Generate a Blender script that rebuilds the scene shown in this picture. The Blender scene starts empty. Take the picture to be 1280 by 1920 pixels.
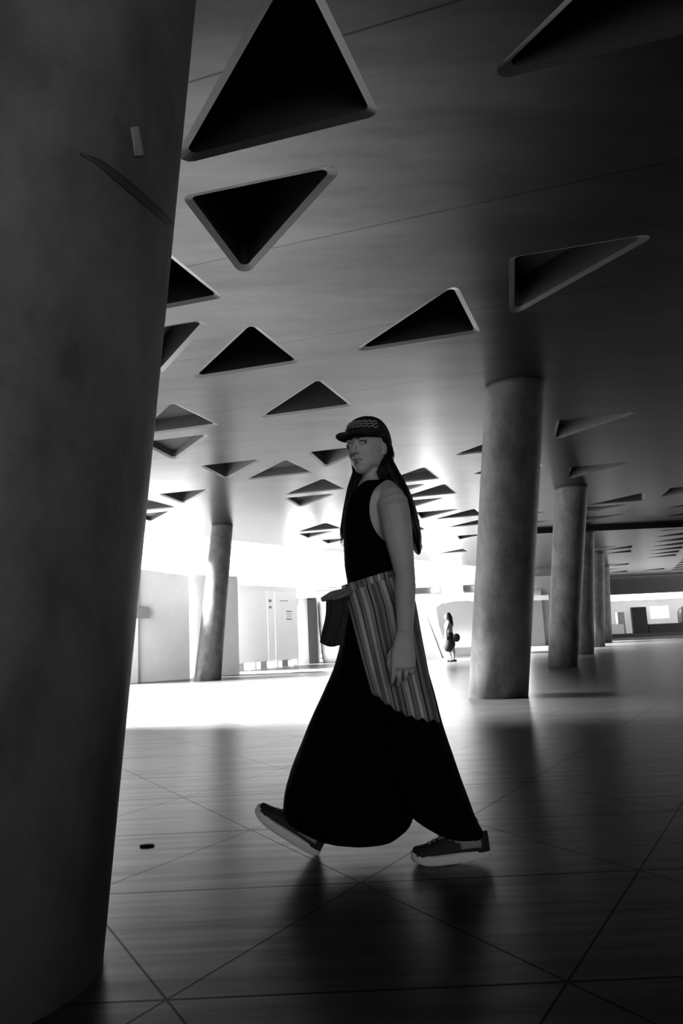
import bpy, bmesh, math, random
from mathutils import Vector, Matrix, noise
from mathutils.bvhtree import BVHTree
random.seed(7)
PI = math.pi
scn = bpy.context.scene
COL = scn.collection

# ------------------------------------------------------------------ camera
CAM_H, CEIL = 0.87, 4.0
FPX = 1430.0
R = ((0.9989890351440378, -0.04495450658148171, 0.0),      # world X seen in (right, down, forward)
     (0.007312090155593746, 0.1624908923465277, 0.9866829497067362),   # world Y
     (-0.04435584515642725, -0.9856854479206055, 0.1626553311699754))  # world Z
cam_data = bpy.data.cameras.new('camera')
cam_data.sensor_fit = 'VERTICAL'
cam_data.sensor_height = 36.0
cam_data.sensor_width = 24.0
cam_data.lens = 36.0 * FPX / 1920.0
cam_data.clip_start = 0.05
cam_data.clip_end = 800
cam = bpy.data.objects.new('camera', cam_data)
COL.objects.link(cam)
cam.matrix_world = Matrix(((R[0][0], -R[0][1], -R[0][2], 0),
                           (R[1][0], -R[1][1], -R[1][2], 0),
                           (R[2][0], -R[2][1], -R[2][2], CAM_H),
                           (0, 0, 0, 1)))
scn.camera = cam

# ------------------------------------------------------------------ world, exposure
w = bpy.data.worlds.new('overcast_sky'); scn.world = w; w.use_nodes = True
bg = w.node_tree.nodes['Background']
bg.inputs[0].default_value = (1, 1, 1, 1)
bg.inputs[1].default_value = 5.5
sun_data = bpy.data.lights.new('hazy_sun', 'SUN')
sun_data.energy = 185.0
sun_data.angle = math.radians(20)
sun = bpy.data.objects.new('hazy_sun', sun_data); COL.objects.link(sun)
SUN_DIR = Vector((.82, -.16, -.50))
sun.rotation_euler = SUN_DIR.to_track_quat('-Z', 'Y').to_euler()
scn.view_settings.view_transform = 'Standard'
scn.view_settings.look = 'None'
scn.view_settings.exposure = 0.0
scn.view_settings.gamma = 1.0
scn.view_settings.use_curve_mapping = False
scn.cycles.use_denoising = True
scn.cycles.max_bounces = 6
scn.cycles.diffuse_bounces = 4

# ------------------------------------------------------------------ helpers
def W(px, py, Y):
    """point of the photograph's ray at world depth Y"""
    x, y = (px - 640) / FPX, (py - 960) / FPX
    d = Vector([R[i][0] * x + R[i][1] * y + R[i][2] for i in range(3)])
    return d * (Y / d.y) + Vector((0, 0, CAM_H))

def lofted(bm, rings, cap=True, closed=True):
    vs = [[bm.verts.new(p) for p in r] for r in rings]
    n = len(vs[0])
    for i in range(len(vs) - 1):
        for j in range(n if closed else n - 1):
            k = (j + 1) % n
            bm.faces.new((vs[i][j], vs[i][k], vs[i + 1][k], vs[i + 1][j]))
    if cap:
        bm.faces.new(vs[0][::-1]); bm.faces.new(vs[-1])
    return vs

def tube(bm, pts, rad, ref=Vector((0, 1, 0)), n=16, sq=1.0):
    """swept ellipse; rad = (r across ref, r along ref); first/last rings shrink to round the ends"""
    pts = [Vector(p) for p in pts]
    rad = [(r, r) if not isinstance(r, (tuple, list)) else r for r in rad]
    rings = []
    m = len(pts)
    def ring(c, t, ra, rb):
        b = (ref - t * ref.dot(t))
        b.normalize(); a = t.cross(b)
        out = []
        for k in range(n):
            q = 2 * PI * k / n
            cx, sx = math.cos(q), math.sin(q)
            if sq != 1.0:
                cx = math.copysign(abs(cx) ** sq, cx); sx = math.copysign(abs(sx) ** sq, sx)
            out.append(c + a * cx * ra + b * sx * rb)
        return out
    for i in range(m):
        t = (pts[min(i + 1, m - 1)] - pts[max(i - 1, 0)]).normalized()
        ra, rb = rad[i]
        e = min(ra, rb)
        if i == 0:
            rings.append(ring(pts[0] - t * e * .95, t, ra * .25, rb * .25))
            rings.append(ring(pts[0] - t * e * .6, t, ra * .8, rb * .8))
        rings.append(ring(pts[i], t, ra, rb))
        if i == m - 1:
            rings.append(ring(pts[i] + t * e * .6, t, ra * .8, rb * .8))
            rings.append(ring(pts[i] + t * e * .95, t, ra * .25, rb * .25))
    lofted(bm, rings)

def ball(bm, c, r, M=None, seg=20):
    r = Vector(r) if hasattr(r, '__len__') else Vector((r, r, r))
    mt = Matrix.Translation(c) @ (M.to_4x4() if M else Matrix()) @ Matrix.Diagonal((r.x, r.y, r.z, 1))
    bmesh.ops.create_uvsphere(bm, u_segments=seg, v_segments=seg // 2, radius=1, matrix=mt)

def box(bm, lo, hi, bevel=0):
    c = [(a + b) / 2 for a, b in zip(lo, hi)]; s = [b - a for a, b in zip(lo, hi)]
    r = bmesh.ops.create_cube(bm, size=1, matrix=Matrix.Translation(c) @ Matrix.Diagonal((*s, 1)))
    if bevel:
        es = list({e for v in r['verts'] for e in v.link_edges})
        bmesh.ops.bevel(bm, geom=es, offset=bevel, segments=2, affect='EDGES', profile=.6)

def obj(name, bm, mat, parent=None, smooth=False):
    bmesh.ops.recalc_face_normals(bm, faces=bm.faces)
    me = bpy.data.meshes.new(name); bm.to_mesh(me); bm.free()
    return link(name, me, mat, parent, smooth)

def link(name, me, mat, parent=None, smooth=False):
    me.materials.clear(); me.materials.append(mat)
    if smooth:
        for p in me.polygons: p.use_smooth = True
    o = bpy.data.objects.new(name, me); COL.objects.link(o)
    if parent: o.parent = parent
    return o

def fuse(bm, voxel, smooth=2, factor=.5):
    """one continuous surface out of overlapping volumes"""
    bmesh.ops.recalc_face_normals(bm, faces=bm.faces)
    me = bpy.data.meshes.new('tmp'); bm.to_mesh(me); bm.free()
    o = bpy.data.objects.new('tmp', me); COL.objects.link(o)
    r = o.modifiers.new('r', 'REMESH'); r.mode = 'VOXEL'; r.voxel_size = voxel
    s = o.modifiers.new('s', 'SMOOTH'); s.factor = factor; s.iterations = smooth
    dg = bpy.context.evaluated_depsgraph_get()
    out = bpy.data.meshes.new_from_object(o.evaluated_get(dg))
    bpy.data.objects.remove(o); bpy.data.meshes.remove(me)
    return out

def thing(name, label, cat, loc=(0, 0, 0), group=None):
    o = bpy.data.objects.new(name, None); COL.objects.link(o)
    o.location = loc; o.empty_display_size = .1
    return tag(o, label, cat, group)

def tag(o, label, cat, group=None):
    o['label'] = label; o['category'] = cat
    if group: o['group'] = group
    return o

def child(name, bm, mat, root, smooth=False):
    """mesh in world coordinates parented under an Empty at root.location"""
    o = obj(name, bm, mat, root, smooth); o.location = -Vector(root_loc(root)); return o

def root_loc(r):
    v = Vector(r.location)
    while r.parent: r = r.parent; v += r.location
    return v

def struct(name, bm, mat, smooth=False, parent=None):
    o = obj(name, bm, mat, parent, smooth)
    if parent is None: o['kind'] = 'structure'
    return o

# ------------------------------------------------------------------ materials
def material(name, v, rough=.6, var=0, scale=3, spec=.5, stretch=(1, 1, 1), bump=0, bscale=30, coords='Object', rvar=0, detail=6, svar=0):
    m = bpy.data.materials.new(name); m.use_nodes = True
    nt = m.node_tree; b = nt.nodes['Principled BSDF']
    b.inputs['Base Color'].default_value = (v, v, v, 1)
    b.inputs['Roughness'].default_value = rough
    b.inputs['Specular IOR Level'].default_value = spec
    if var or bump or rvar:
        tc = nt.nodes.new('ShaderNodeTexCoord'); mp = nt.nodes.new('ShaderNodeMapping')
        mp.inputs['Scale'].default_value = stretch
        nt.links.new(tc.outputs[coords], mp.inputs[0])
        no = nt.nodes.new('ShaderNodeTexNoise'); no.inputs['Scale'].default_value = scale
        no.inputs['Detail'].default_value = detail; no.inputs['Roughness'].default_value = .65
        nt.links.new(mp.outputs[0], no.inputs[0])
        mr = nt.nodes.new('ShaderNodeMapRange')
        mr.inputs[1].default_value = .3; mr.inputs[2].default_value = .7
        mr.inputs[3].default_value = v * (1 - var); mr.inputs[4].default_value = v * (1 + var)
        nt.links.new(no.outputs[0], mr.inputs[0]); nt.links.new(mr.outputs[0], b.inputs['Base Color'])
        if svar:
            m3 = nt.nodes.new('ShaderNodeMapRange')
            m3.inputs[1].default_value = .3; m3.inputs[2].default_value = .7
            m3.inputs[3].default_value = spec * (1 - svar); m3.inputs[4].default_value = spec * (1 + svar)
            nt.links.new(no.outputs[0], m3.inputs[0]); nt.links.new(m3.outputs[0], b.inputs['Specular IOR Level'])
        if rvar:
            m2 = nt.nodes.new('ShaderNodeMapRange')
            m2.inputs[1].default_value = .3; m2.inputs[2].default_value = .7
            m2.inputs[3].default_value = rough - rvar; m2.inputs[4].default_value = rough + rvar
            nt.links.new(no.outputs[0], m2.inputs[0]); nt.links.new(m2.outputs[0], b.inputs['Roughness'])
        if bump:
            n2 = nt.nodes.new('ShaderNodeTexNoise'); n2.inputs['Scale'].default_value = bscale
            n2.inputs['Detail'].default_value = 4
            nt.links.new(mp.outputs[0], n2.inputs[0])
            bu = nt.nodes.new('ShaderNodeBump'); bu.inputs['Strength'].default_value = bump
            bu.inputs['Distance'].default_value = .02
            nt.links.new(n2.outputs[0], bu.inputs['Height']); nt.links.new(bu.outputs[0], b.inputs['Normal'])
    return m

def N(nt, op, a, b=None, c=None):
    n = nt.nodes.new('ShaderNodeMath'); n.operation = op
    for i, v in enumerate((a, b, c)):
        if v is None: continue
        if isinstance(v, (int, float)): n.inputs[i].default_value = v
        else: nt.links.new(v, n.inputs[i])
    return n.outputs[0]

def line_mask(nt, coord, half):
    f = N(nt, 'FRACT', coord)
    d = N(nt, 'ABSOLUTE', N(nt, 'SUBTRACT', f, .5))
    return N(nt, 'GREATER_THAN', d, .5 - half)

def scored(m, lines, depth, coords='Object'):
    """dark joints where any linear form a*x+b*y+c*z+d crosses an integer"""
    nt = m.node_tree; b = nt.nodes['Principled BSDF']
    tc = nt.nodes.new('ShaderNodeTexCoord'); sp = nt.nodes.new('ShaderNodeSeparateXYZ')
    nt.links.new(tc.outputs[coords], sp.inputs[0])
    tot = None
    for a, bb, c, d, half in lines:
        e = N(nt, 'ADD', N(nt, 'ADD', N(nt, 'MULTIPLY', sp.outputs[0], a), N(nt, 'MULTIPLY', sp.outputs[1], bb)),
              N(nt, 'ADD', N(nt, 'MULTIPLY', sp.outputs[2], c), d))
        k = line_mask(nt, e, half)
        tot = k if tot is None else N(nt, 'MAXIMUM', tot, k)
    fac = N(nt, 'SUBTRACT', 1.0, N(nt, 'MULTIPLY', tot, depth))
    src = b.inputs['Base Color'].links[0].from_socket
    mul = N(nt, 'MULTIPLY', src, fac)
    nt.links.new(mul, b.inputs['Base Color'])
    li = b.inputs['Specular IOR Level']
    sp2 = N(nt, 'MULTIPLY', fac, li.links[0].from_socket if li.is_linked else li.default_value)
    nt.links.new(sp2, b.inputs['Specular IOR Level'])
    return m

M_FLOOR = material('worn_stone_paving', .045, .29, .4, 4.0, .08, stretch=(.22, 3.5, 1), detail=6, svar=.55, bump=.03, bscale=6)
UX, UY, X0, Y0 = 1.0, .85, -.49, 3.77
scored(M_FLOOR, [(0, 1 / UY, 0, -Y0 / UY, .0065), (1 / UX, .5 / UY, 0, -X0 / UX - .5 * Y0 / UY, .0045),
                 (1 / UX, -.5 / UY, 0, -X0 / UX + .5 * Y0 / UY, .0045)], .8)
M_CEIL = material('cast_concrete_soffit', .005, .28, .4, 1.6, .85, stretch=(.4, 1.6, 1), detail=7, svar=.36)
M_CEIL.node_tree.nodes['Principled BSDF'].inputs['IOR'].default_value = 1.8
scored(M_CEIL, [(.33 / 1.98, 1 / 1.98, 0, -7.56 / 1.98, .004)], .6)
M_COFFER = material('dark_painted_recess', .05, .75, .1, 3, .3)
M_RIM = material('recess_bevel_concrete', .1, .32, .1, 3, .5)
M_COL = material('column_concrete', .10, .6, .5, 4.0, .4, stretch=(1, 1, .6))
M_WALL = material('plain_dark_concrete', .07, .8, .2, 1)
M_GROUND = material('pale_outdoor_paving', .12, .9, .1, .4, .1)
M_OUT = material('weathered_render', .24, .8, .15, .6, .2)
M_PALE = material('pale_grey_concrete_wall', .72, .7, .12, .7)
M_WHITE = material('white_painted_panel', .85, .5, .03, 1)
M_LIGHTGREY = material('light_grey_render', .75, .7, .08, .8)
M_MID = material('mid_grey_cladding', .22, .6, .1, 1)
M_DARK = material('charcoal_metal', .03, .5, .2, 2)
M_BLACK = material('black_metal', .008, .6, .1, 2)
M_GLASS = material('dark_window_glass', .02, .15, .1, 2)
M_TAPE = material('pale_tape', .26, .5, .1, 20)
M_MARK = material('dark_mark', .06, .7, .3, 10)

# ------------------------------------------------------------------ floor and ground
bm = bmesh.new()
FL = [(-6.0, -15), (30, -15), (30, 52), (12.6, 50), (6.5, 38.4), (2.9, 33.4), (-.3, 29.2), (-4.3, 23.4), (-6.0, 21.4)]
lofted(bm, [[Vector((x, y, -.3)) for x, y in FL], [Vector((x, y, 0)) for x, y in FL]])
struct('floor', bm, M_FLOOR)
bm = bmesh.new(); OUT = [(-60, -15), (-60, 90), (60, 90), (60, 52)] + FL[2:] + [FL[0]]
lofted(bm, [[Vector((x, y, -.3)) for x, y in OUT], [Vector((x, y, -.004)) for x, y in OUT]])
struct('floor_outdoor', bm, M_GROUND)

# ------------------------------------------------------------------ ceiling with triangular recesses
A = Vector((1.94263302, -0.64384639)); B = Vector((0.60815742, 1.7488931))
UC = [Vector(v) for v in ((-0.81395, 7.1382), (-1.75718, 8.75374), (-0.3825, 8.33474))]
DC = [Vector(v) for v in ((-1.03, 4.96), (0.15657, 4.6418), (-0.76, 6.225))]
DEEP, SHAL = .9, .16
cof = {}
for k, d in {('U', 1, -2): DEEP, ('U', 0, -1): .5, ('U', 0, 0): DEEP, ('U', 0, 1): DEEP, ('U', 1, 0): DEEP,
             ('U', -1, 1): .2, ('U', -1, 3): .16, ('U', -1, 4): DEEP, ('U', 0, 4): .16, ('U', 0, 5): .16,
             ('U', 1, 3): DEEP, ('U', 1, 4): .3, ('U', 2, -2): DEEP, ('U', 0, 7): DEEP, ('U', -1, 7): DEEP,
             ('U', -2, 7): DEEP, ('U', -3, 4): .16, ('U', 2, 7): DEEP,
             ('D', 0, 0): DEEP, ('D', -1, 1): .35, ('D', -2, 3): .13, ('D', -2, 4): DEEP, ('D', -1, 4): DEEP,
             ('D', -2, 6): .13, ('D', -3, 5): DEEP, ('D', 1, 1): .3, ('D', -4, 6): .12, ('D', 1, 4): .2,
             ('D', 1, 6): DEEP, ('D', -1, 6): DEEP, ('D', -1, 7): DEEP, ('D', -1, 8): .13, ('D', -3, 9): DEEP,
             ('D', -3, 10): .15, ('D', 1, 9): DEEP, ('D', 1, 10): .15, ('D', 0, 9): .3, ('D', 0, 10): .5}.items():
    cof[k] = d
# far field, beyond the downstand beam
rr = random.Random(3)
for m in range(-1, 9):
    for k in range(5, 28):
        for s, C3 in (('U', UC), ('D', DC)):
            cx = sum((c.x for c in C3)) / 3 + m * A.x + k * B.x
            cy = sum((c.y for c in C3)) / 3 + m * A.y + k * B.y
            u = cx / cy
            if (s, m, k) in cof or cy > 47: continue
            if cy > 25 and cx > 5 and u > .33 and u < .5:
                if u > .425 or rr.random() < .28: cof[(s, m, k)] = rr.choice([.3, DEEP])
            elif cy < 23 and cy > 12 and u > .455 and u < .55:
                if rr.random() < .7: cof[(s, m, k)] = DEEP
            elif cy > 22 and .05 < u < .2 and cy < 30 and rr.random() < .25:
                cof[(s, m, k)] = .3

def rtri(P, inset, rad, z, seg=4):
    """rounded triangle inset by a distance"""
    c = (P[0] + P[1] + P[2]) / 3
    out = []
    area = (P[1] - P[0]).x * (P[2] - P[0]).y - (P[1] - P[0]).y * (P[2] - P[0]).x
    if area < 0: P = [P[0], P[2], P[1]]
    for i in range(3):
        p, a, b = P[i], P[i - 1], P[(i + 1) % 3]
        u = (a - p).normalized(); v = (b - p).normalized()
        half = math.acos(max(-1, min(1, u.dot(v)))) / 2
        bis = (u + v).normalized()
        p2 = p + bis * inset / math.sin(half)
        r = max(.012, rad - inset * .6)
        cc = p2 + bis * r / math.sin(half)
        t = r / math.tan(half)
        q1 = p2 + u * t - cc; q2 = p2 + v * t - cc
        a1 = math.atan2(q1.y, q1.x); a2 = math.atan2(q2.y, q2.x)
        while a2 < a1: a2 += 2 * PI
        for s in range(seg + 1):
            q = a1 + (a2 - a1) * s / seg
            out.append(Vector((cc.x + r * math.cos(q), cc.y + r * math.sin(q), z)))
    return out

EDGE = [(-5.66, 20.87), (-4.09, 22.56), (-.07, 28.25), (3.09, 32.43), (6.68, 37.43), (13, 50)]
outline = [(-6.0, 20.45), (-6.0, -14.8), (29.8, -14.8), (29.8, 50)] + EDGE[::-1]
bm = bmesh.new()
edges = []
def loop(pts):
    v = [bm.verts.new(p) for p in pts]
    for i in range(len(v)): edges.append(bm.edges.new((v[i], v[(i + 1) % len(v)])))
    return v
ov = loop([(x, y, CEIL) for x, y in outline])
tris = {}
from mathutils.geometry import intersect_point_tri_2d
def near_poly(c):
    # keep recesses clear of the slab's free edge
    for i in range(len(EDGE) - 1):
        a = Vector(EDGE[i]); b = Vector(EDGE[i + 1]); d = (b - a).normalized()
        t = (c - a).dot(d)
        if -3 < t < (b - a).length + 3 and abs((c - a).cross(d)) < 1.7: return True
        if 0 < t < (b - a).length and (c - a).cross(d) < 0: return True
    return False
for key, d in sorted(cof.items()):
    s, m, k = key
    P = [c + m * A + k * B for c in (UC if s == 'U' else DC)]
    c = (P[0] + P[1] + P[2]) / 3
    if near_poly(c) or c.y > 48: continue
    tris[key] = P
    loop(rtri(P, 0, .07, CEIL))
bmesh.ops.triangle_fill(bm, edges=edges, use_beauty=True, use_dissolve=False)
top = [bm.verts.new((x, y, CEIL + 1.5)) for x, y in outline]
for i in range(len(ov)):
    j = (i + 1) % len(ov)
    bm.faces.new((ov[i], ov[j], top[j], top[i]))
bm.faces.new(top)
ceiling = struct('ceiling', bm, M_CEIL)
print('coffers', len(tris))
order = sorted(tris.items(), key=lambda t: (t[1][0] + t[1][1]).length)
for i, (key, P) in enumerate(order):
    d = cof[key]
    bm = bmesh.new()
    z0 = CEIL
    lofted(bm, [rtri(P, .05, .07, z0 + .018), rtri(P, .052, .07, z0 + d), rtri(P, .30, .07, z0 + d + .001)], cap=False)
    fs = [e for e in bm.edges if e.is_boundary and e.verts[0].co.z > z0 + d + .0005 and e.verts[1].co.z > z0 + d + .0005]
    bmesh.ops.contextual_create(bm, geom=fs)
    c = obj('ceiling_recess', bm, M_COFFER, ceiling)
    bm = bmesh.new()
    lofted(bm, [rtri(P, -.002, .07, z0 - .001), rtri(P, .05, .07, z0 + .018)], cap=False)
    obj('recess_rim', bm, M_RIM, c)

# downstand across the hall where the far bays begin
bm = bmesh.new(); box(bm, (5.3, 23.9, CEIL - .16), (29, 24.4, CEIL))
struct('trim_1', bm, M_CEIL)

# ------------------------------------------------------------------ unseen walls added to block and shape the daylight
bm = bmesh.new()
for lo, hi in (((-6, -6.8, 0), (30, -6.5, .8)), ((-6, -6.8, 3.5), (30, -6.5, CEIL)), ((3.4, -6.8, .8), (30, -6.5, 3.5))): box(bm, lo, hi)
struct('wall_back_fill_opening', bm, M_WALL)  # unseen wall; its opening is added to let in frontal fill light
bm = bmesh.new(); box(bm, (29.5, -14.7, 0), (29.8, 24, CEIL)); struct('wall_right_light_block', bm, M_WALL)  # unseen wall added to block light from the side, open farther back
bm = bmesh.new(); box(bm, (-4.0, -14.7, 0), (-3.7, 8.9, CEIL)); struct('wall_left_light_block', bm, M_WALL)  # unseen wall added to keep daylight off the near floor and ceiling

# ------------------------------------------------------------------ columns
def column(base, topp, r0, r1, label, seam=.55):
    t = Vector((base[0], base[1], 0))
    root = thing('concrete_column', label, 'column', t, 'round concrete columns holding up the ceiling')
    d = Vector((topp[0] - base[0], topp[1] - base[1], CEIL))
    bm = bmesh.new()
    rings = []
    fr = [0, .25, .5, .75, .985, 1.0]
    rd = [1, 1, 1, 1, 1, .99]
    for f, k in zip(fr, rd):
        c = d * f; r = (r0 + (r1 - r0) * f) * k
        rings.append([Vector((c.x + r * math.cos(2 * PI * i / 64), c.y + r * math.sin(2 * PI * i / 64), c.z)) for i in range(64)])
    lofted(bm, rings)
    o = obj('column_shaft', bm, M_COL, root, True)
    o.data.polygons[-1].use_smooth = False
    return root, d
C = {}
C['near'] = column((-1.135, 2.22), (-.735, 2.20), .42, .42, 'huge dark concrete column filling the left edge, nearest of all columns', .62)
column((1.98, 10.48), (2.33, 9.55), .395, .38, 'tall round concrete column right of the walking woman, second nearest')
column((4.87, 17.75), (5.25, 17.1), .33, .37, 'round concrete column just right of and behind the tall one by the woman')
column((7.5, 24.9), (7.8, 24.6), .36, .36, 'narrow far column, half hidden, third in the row on the right')
column((10.6, 33.2), (10.9, 33.0), .38, .38, 'narrow far column, fourth in the row receding on the right')
column((13.6, 41.0), (13.85, 41.0), .36, .36, 'thin distant column, last in the row receding on the right')
column((-3.40, 18.75), (-3.22, 20.3), .32, .285, 'slender concrete column standing alone before the bright opening on the left')


# ------------------------------------------------------------------ outdoors at the left and behind
def wbox(name, x0, x1, y0, y1, z0, z1, mat, root=None, bevel=0):
    bm = bmesh.new(); box(bm, (x0, y0, z0), (x1, y1, z1), bevel)
    if root: return child(name, bm, mat, root)
    return obj(name, bm, mat)

def slab(bm, pts, th, zs):
    """upright wall through ground points pts with top heights zs, thickness th towards +Y"""
    for i in range(len(pts) - 1):
        a, b = Vector((*pts[i], 0)), Vector((*pts[i + 1], 0))
        n = Vector((-(b - a).y, (b - a).x, 0)).normalized() * th
        za, zb = zs[i], zs[i + 1]
        lofted(bm, [[a, b, b + Vector((0, 0, zb)), a + Vector((0, 0, za))],
                    [a + n, b + n, b + n + Vector((0, 0, zb)), a + n + Vector((0, 0, za))]])

# grey wall on the left
root = thing('boundary_wall', 'grey concrete wall with sloping top behind the slender column on the left', 'wall', (-4.2, 19.9, 0))
bm = bmesh.new(); slab(bm, [(-6.2, 18.7), (-5.16, 19.35), (-4.1, 20.1)], .3, [2.85, 2.82, 2.66]); child('wall_face', bm, M_PALE, root)
bm = bmesh.new(); slab(bm, [(-5.6, 18.98), (-5.2, 19.23)], .06, [2.7, 2.7]); child('pilaster', bm, M_LIGHTGREY, root)
bm = bmesh.new(); slab(bm, [(-5.35, 19.12), (-4.95, 19.36)], .05, [1.85, 1.85])
for v in bm.verts:
    if v.co.z < .1: v.co.z = 1.58
child('wall_sign', bm, M_MID, root)
# light panel joining it
wb = thing('site_barrier', 'pale blank panel standing directly behind the slender column', 'panel', (-3.6, 21, 0))
bm = bmesh.new(); slab(bm, [(-4.3, 20.6), (-3.0, 21.4)], .1, [2.75, 2.7]); child('panel', bm, M_LIGHTGREY, wb)

# white hoarding with notices and feet
root = thing('white_hoarding', 'white site hoarding with small dark notices between slender column and woman', 'hoarding', (-2.6, 25, 0))
p0, p1 = Vector((-3.75, 23.6)), Vector((-1.72, 27.2))
d = (p1 - p0)
for i, (a, b) in enumerate(((0, .557), (.56, .66), (.663, 1.0))):
    q0, q1 = p0 + d * a, p0 + d * b
    bm = bmesh.new(); slab(bm, [tuple(q0), tuple(q1)], .06, [2.55, 2.62])
    for v in bm.verts:
        if v.co.z < .1: v.co.z = .22
    child('panel', bm, M_WHITE, root)
q0, q1 = p0, p1
bm = bmesh.new(); slab(bm, [tuple(q0 + Vector((0, -.02))), tuple(q1 + Vector((0, -.02)))], .1, [2.66, 2.72])
for v in bm.verts:
    if v.co.z < .1: v.co.z = 2.56
child('top_rail', bm, M_LIGHTGREY, root)
for i in range(7):
    q = p0 + d * (.04 + i * .15)
    bm = bmesh.new(); box(bm, (q.x - .1, q.y - .1, 0), (q.x + .1, q.y + .25, .22), .01)
    child('foot', bm, M_LIGHTGREY if i % 2 == 0 else M_DARK, root)
nrm = Vector((d.y, -d.x)).normalized()
for k, (t, z, ww, hh, mt) in enumerate(((.60, 2.16, .16, .09, M_DARK), (.60, 1.95, .16, .08, M_DARK), (.8, 2.2, .5, .04, M_MID),
                                     (.87, 1.84, .34, .04, M_DARK), (.87, 1.76, .34, .03, M_MID), (.87, 1.68, .3, .03, M_MID),
                                     (.87, 1.57, .34, .045, M_DARK), (.78, 2.1, .5, .03, M_LIGHTGREY))):
    c = p0 + d * t + nrm * .004; dd = d.normalized() * ww / 2
    bm = bmesh.new(); slab(bm, [tuple(c - dd), tuple(c + dd)], .01, [z + hh, z + hh])
    for v in bm.verts:
        if v.co.z < .1: v.co.z = z
    child('notice', bm, mt, root)

# kiosk with dark doorway and pale rounded drum beside
root = thing('site_cabin', 'grey cabin with a black doorway at the right end of the white hoarding', 'cabin', (-1.2, 28, 0))
wbox('wall', -2.05, -1.4, 28.0, 30, 0, 2.35, M_MID, root)
wbox('fascia', -2.05, -1.08, 27.8, 30, 2.35, 2.62, M_LIGHTGREY, root)
wbox('doorway', -1.4, -1.08, 27.9, 30, 0, 2.3, M_BLACK, root)
wbox('sign', -2.0, -1.75, 27.74, 27.8, 2.05, 2.3, M_DARK, root)
root = thing('round_tank', 'large pale rounded tank between the cabin doorway and the woman', 'tank', (-.3, 28.5, 0))
bm = bmesh.new()
lofted(bm, [[Vector((-.3 + r * math.cos(2 * PI * i / 40), 28.5 + r * math.sin(2 * PI * i / 40), z)) for i in range(40)]
            for z, r in ((0, .62), (.3, .66), (1.2, .72), (2.1, .74), (2.3, .7), (2.38, .5))])
child('shell', bm, M_LIGHTGREY, root, True)

# long low house behind the hoarding
root = thing('gabled_building', 'low grey building with sloping roof line behind the white hoarding', 'building', (-3, 34, 0))
bm = bmesh.new(); slab(bm, [(-6.5, 34), (-2.9, 34)], 4, [4.0, 3.15]); child('wall', bm, M_OUT, root)
root = thing('terrace_building', 'long pale building with rising roof and dark window band behind the woman', 'building', (3, 46, 0))
bm = bmesh.new(); slab(bm, [(-4.4, 46), (1.0, 46), (13.0, 46)], 5, [3.35, 4.2, 4.35]); child('wall', bm, M_OUT, root)
for x0, x1, z0, z1, mt, nm in ((-1.8, 4.0, 3.75, 3.86, M_MID, 'ledge'), (-1.8, 9.0, 3.9, 3.98, M_WHITE, 'ledge'),
                           (4.2, 5.75, 3.28, 3.6, M_GLASS, 'window'), (6.9, 8.3, 3.28, 3.62, M_GLASS, 'window'),
                           (4.0, 5.8, 3.1, 3.2, M_WHITE, 'ledge'), (6.8, 9.0, 2.5, 3.2, M_MID, 'cladding'),
                           (6.8, 9.0, 3.66, 3.9, M_MID, 'cladding'), (2.0, 5.8, 3.62, 3.72, M_MID, 'ledge')):
    wbox(nm, x0, x1, 45.85, 46, z0, z1, mt, root)
# big white pillar in front of it and a slimmer one
root = thing('white_pillar', 'broad white pillar above the small distant person', 'pillar', (6.0, 43, 0))
bm = bmesh.new(); tube(bm, [(6.05, 43, .0), (6.05, 43, 4.3)], [.56, .56], n=40); child('shaft', bm, M_WHITE, root, True)
wbox('pillar', 8.15, 8.75, 42.6, 43.2, 0, 4.35, M_LIGHTGREY)
tag(bpy.data.objects['pillar'], 'slim pale pillar just left of the tall concrete column', 'pillar')
# white pavilion behind the distant person
root = thing('white_booth', 'bright white booth with curved top behind the small distant person', 'booth', (4.4, 30, 0))
bm = bmesh.new()
pts = [(3.55, 0), (3.62, .4), (3.45, 1.2), (3.38, 1.85), (3.6, 1.98), (4.1, 2.05), (4.6, 2.04), (5.05, 1.95), (5.0, 1.8), (5.0, .35), (5.0, 0)]
lofted(bm, [[Vector((x, 29, z)) for x, z in pts], [Vector((x * 1.0, 30.5, z)) for x, z in pts]])
child('shell', bm, M_WHITE, root)
wbox('base', 3.9, 5.05, 28.6, 29, 0, .34, M_WHITE, root)
root = thing('concrete_block', 'tall pale grey tapered block between woman and white booth', 'block', (3.0, 27.5, 0))
bm = bmesh.new(); slab(bm, [(2.2, 27.6), (3.3, 27.3)], .5, [1.45, 1.45])
for v in bm.verts:
    if v.co.z > 1: v.co.x = 2.2 + (v.co.x - 2.2) * .6
child('block', bm, M_MID, root)
o = wbox('grey_crate', 5.3, 6.1, 30.5, 31.2, 0, 1.15, M_PALE); tag(o, 'grey box unit between the white booth and the tall column', 'box')
# wall seen between the two tall columns
root = thing('rear_building', 'pale building wall with a dark post seen between the two tall columns', 'building', (12, 40, 0))
wbox('wall', 9.3, 12.6, 40.5, 42, 0, 3.6, M_OUT, root)
wbox('post', 9.3, 10.25, 40.2, 40.5, 0, 2.9, M_MID, root)
wbox('bracket', 9.3, 10.6, 40.1, 40.2, 2.35, 2.6, M_PALE, root)
# low dark kerb mound on bright ground
bm = bmesh.new(); ball(bm, (-1.15, 21.0, 0.0), (.45, .25, .04)); o = obj('drain_cover', bm, M_MID, None, True)
tag(o, 'low dark grey cover on bright paving below the cabin', 'cover')

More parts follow.
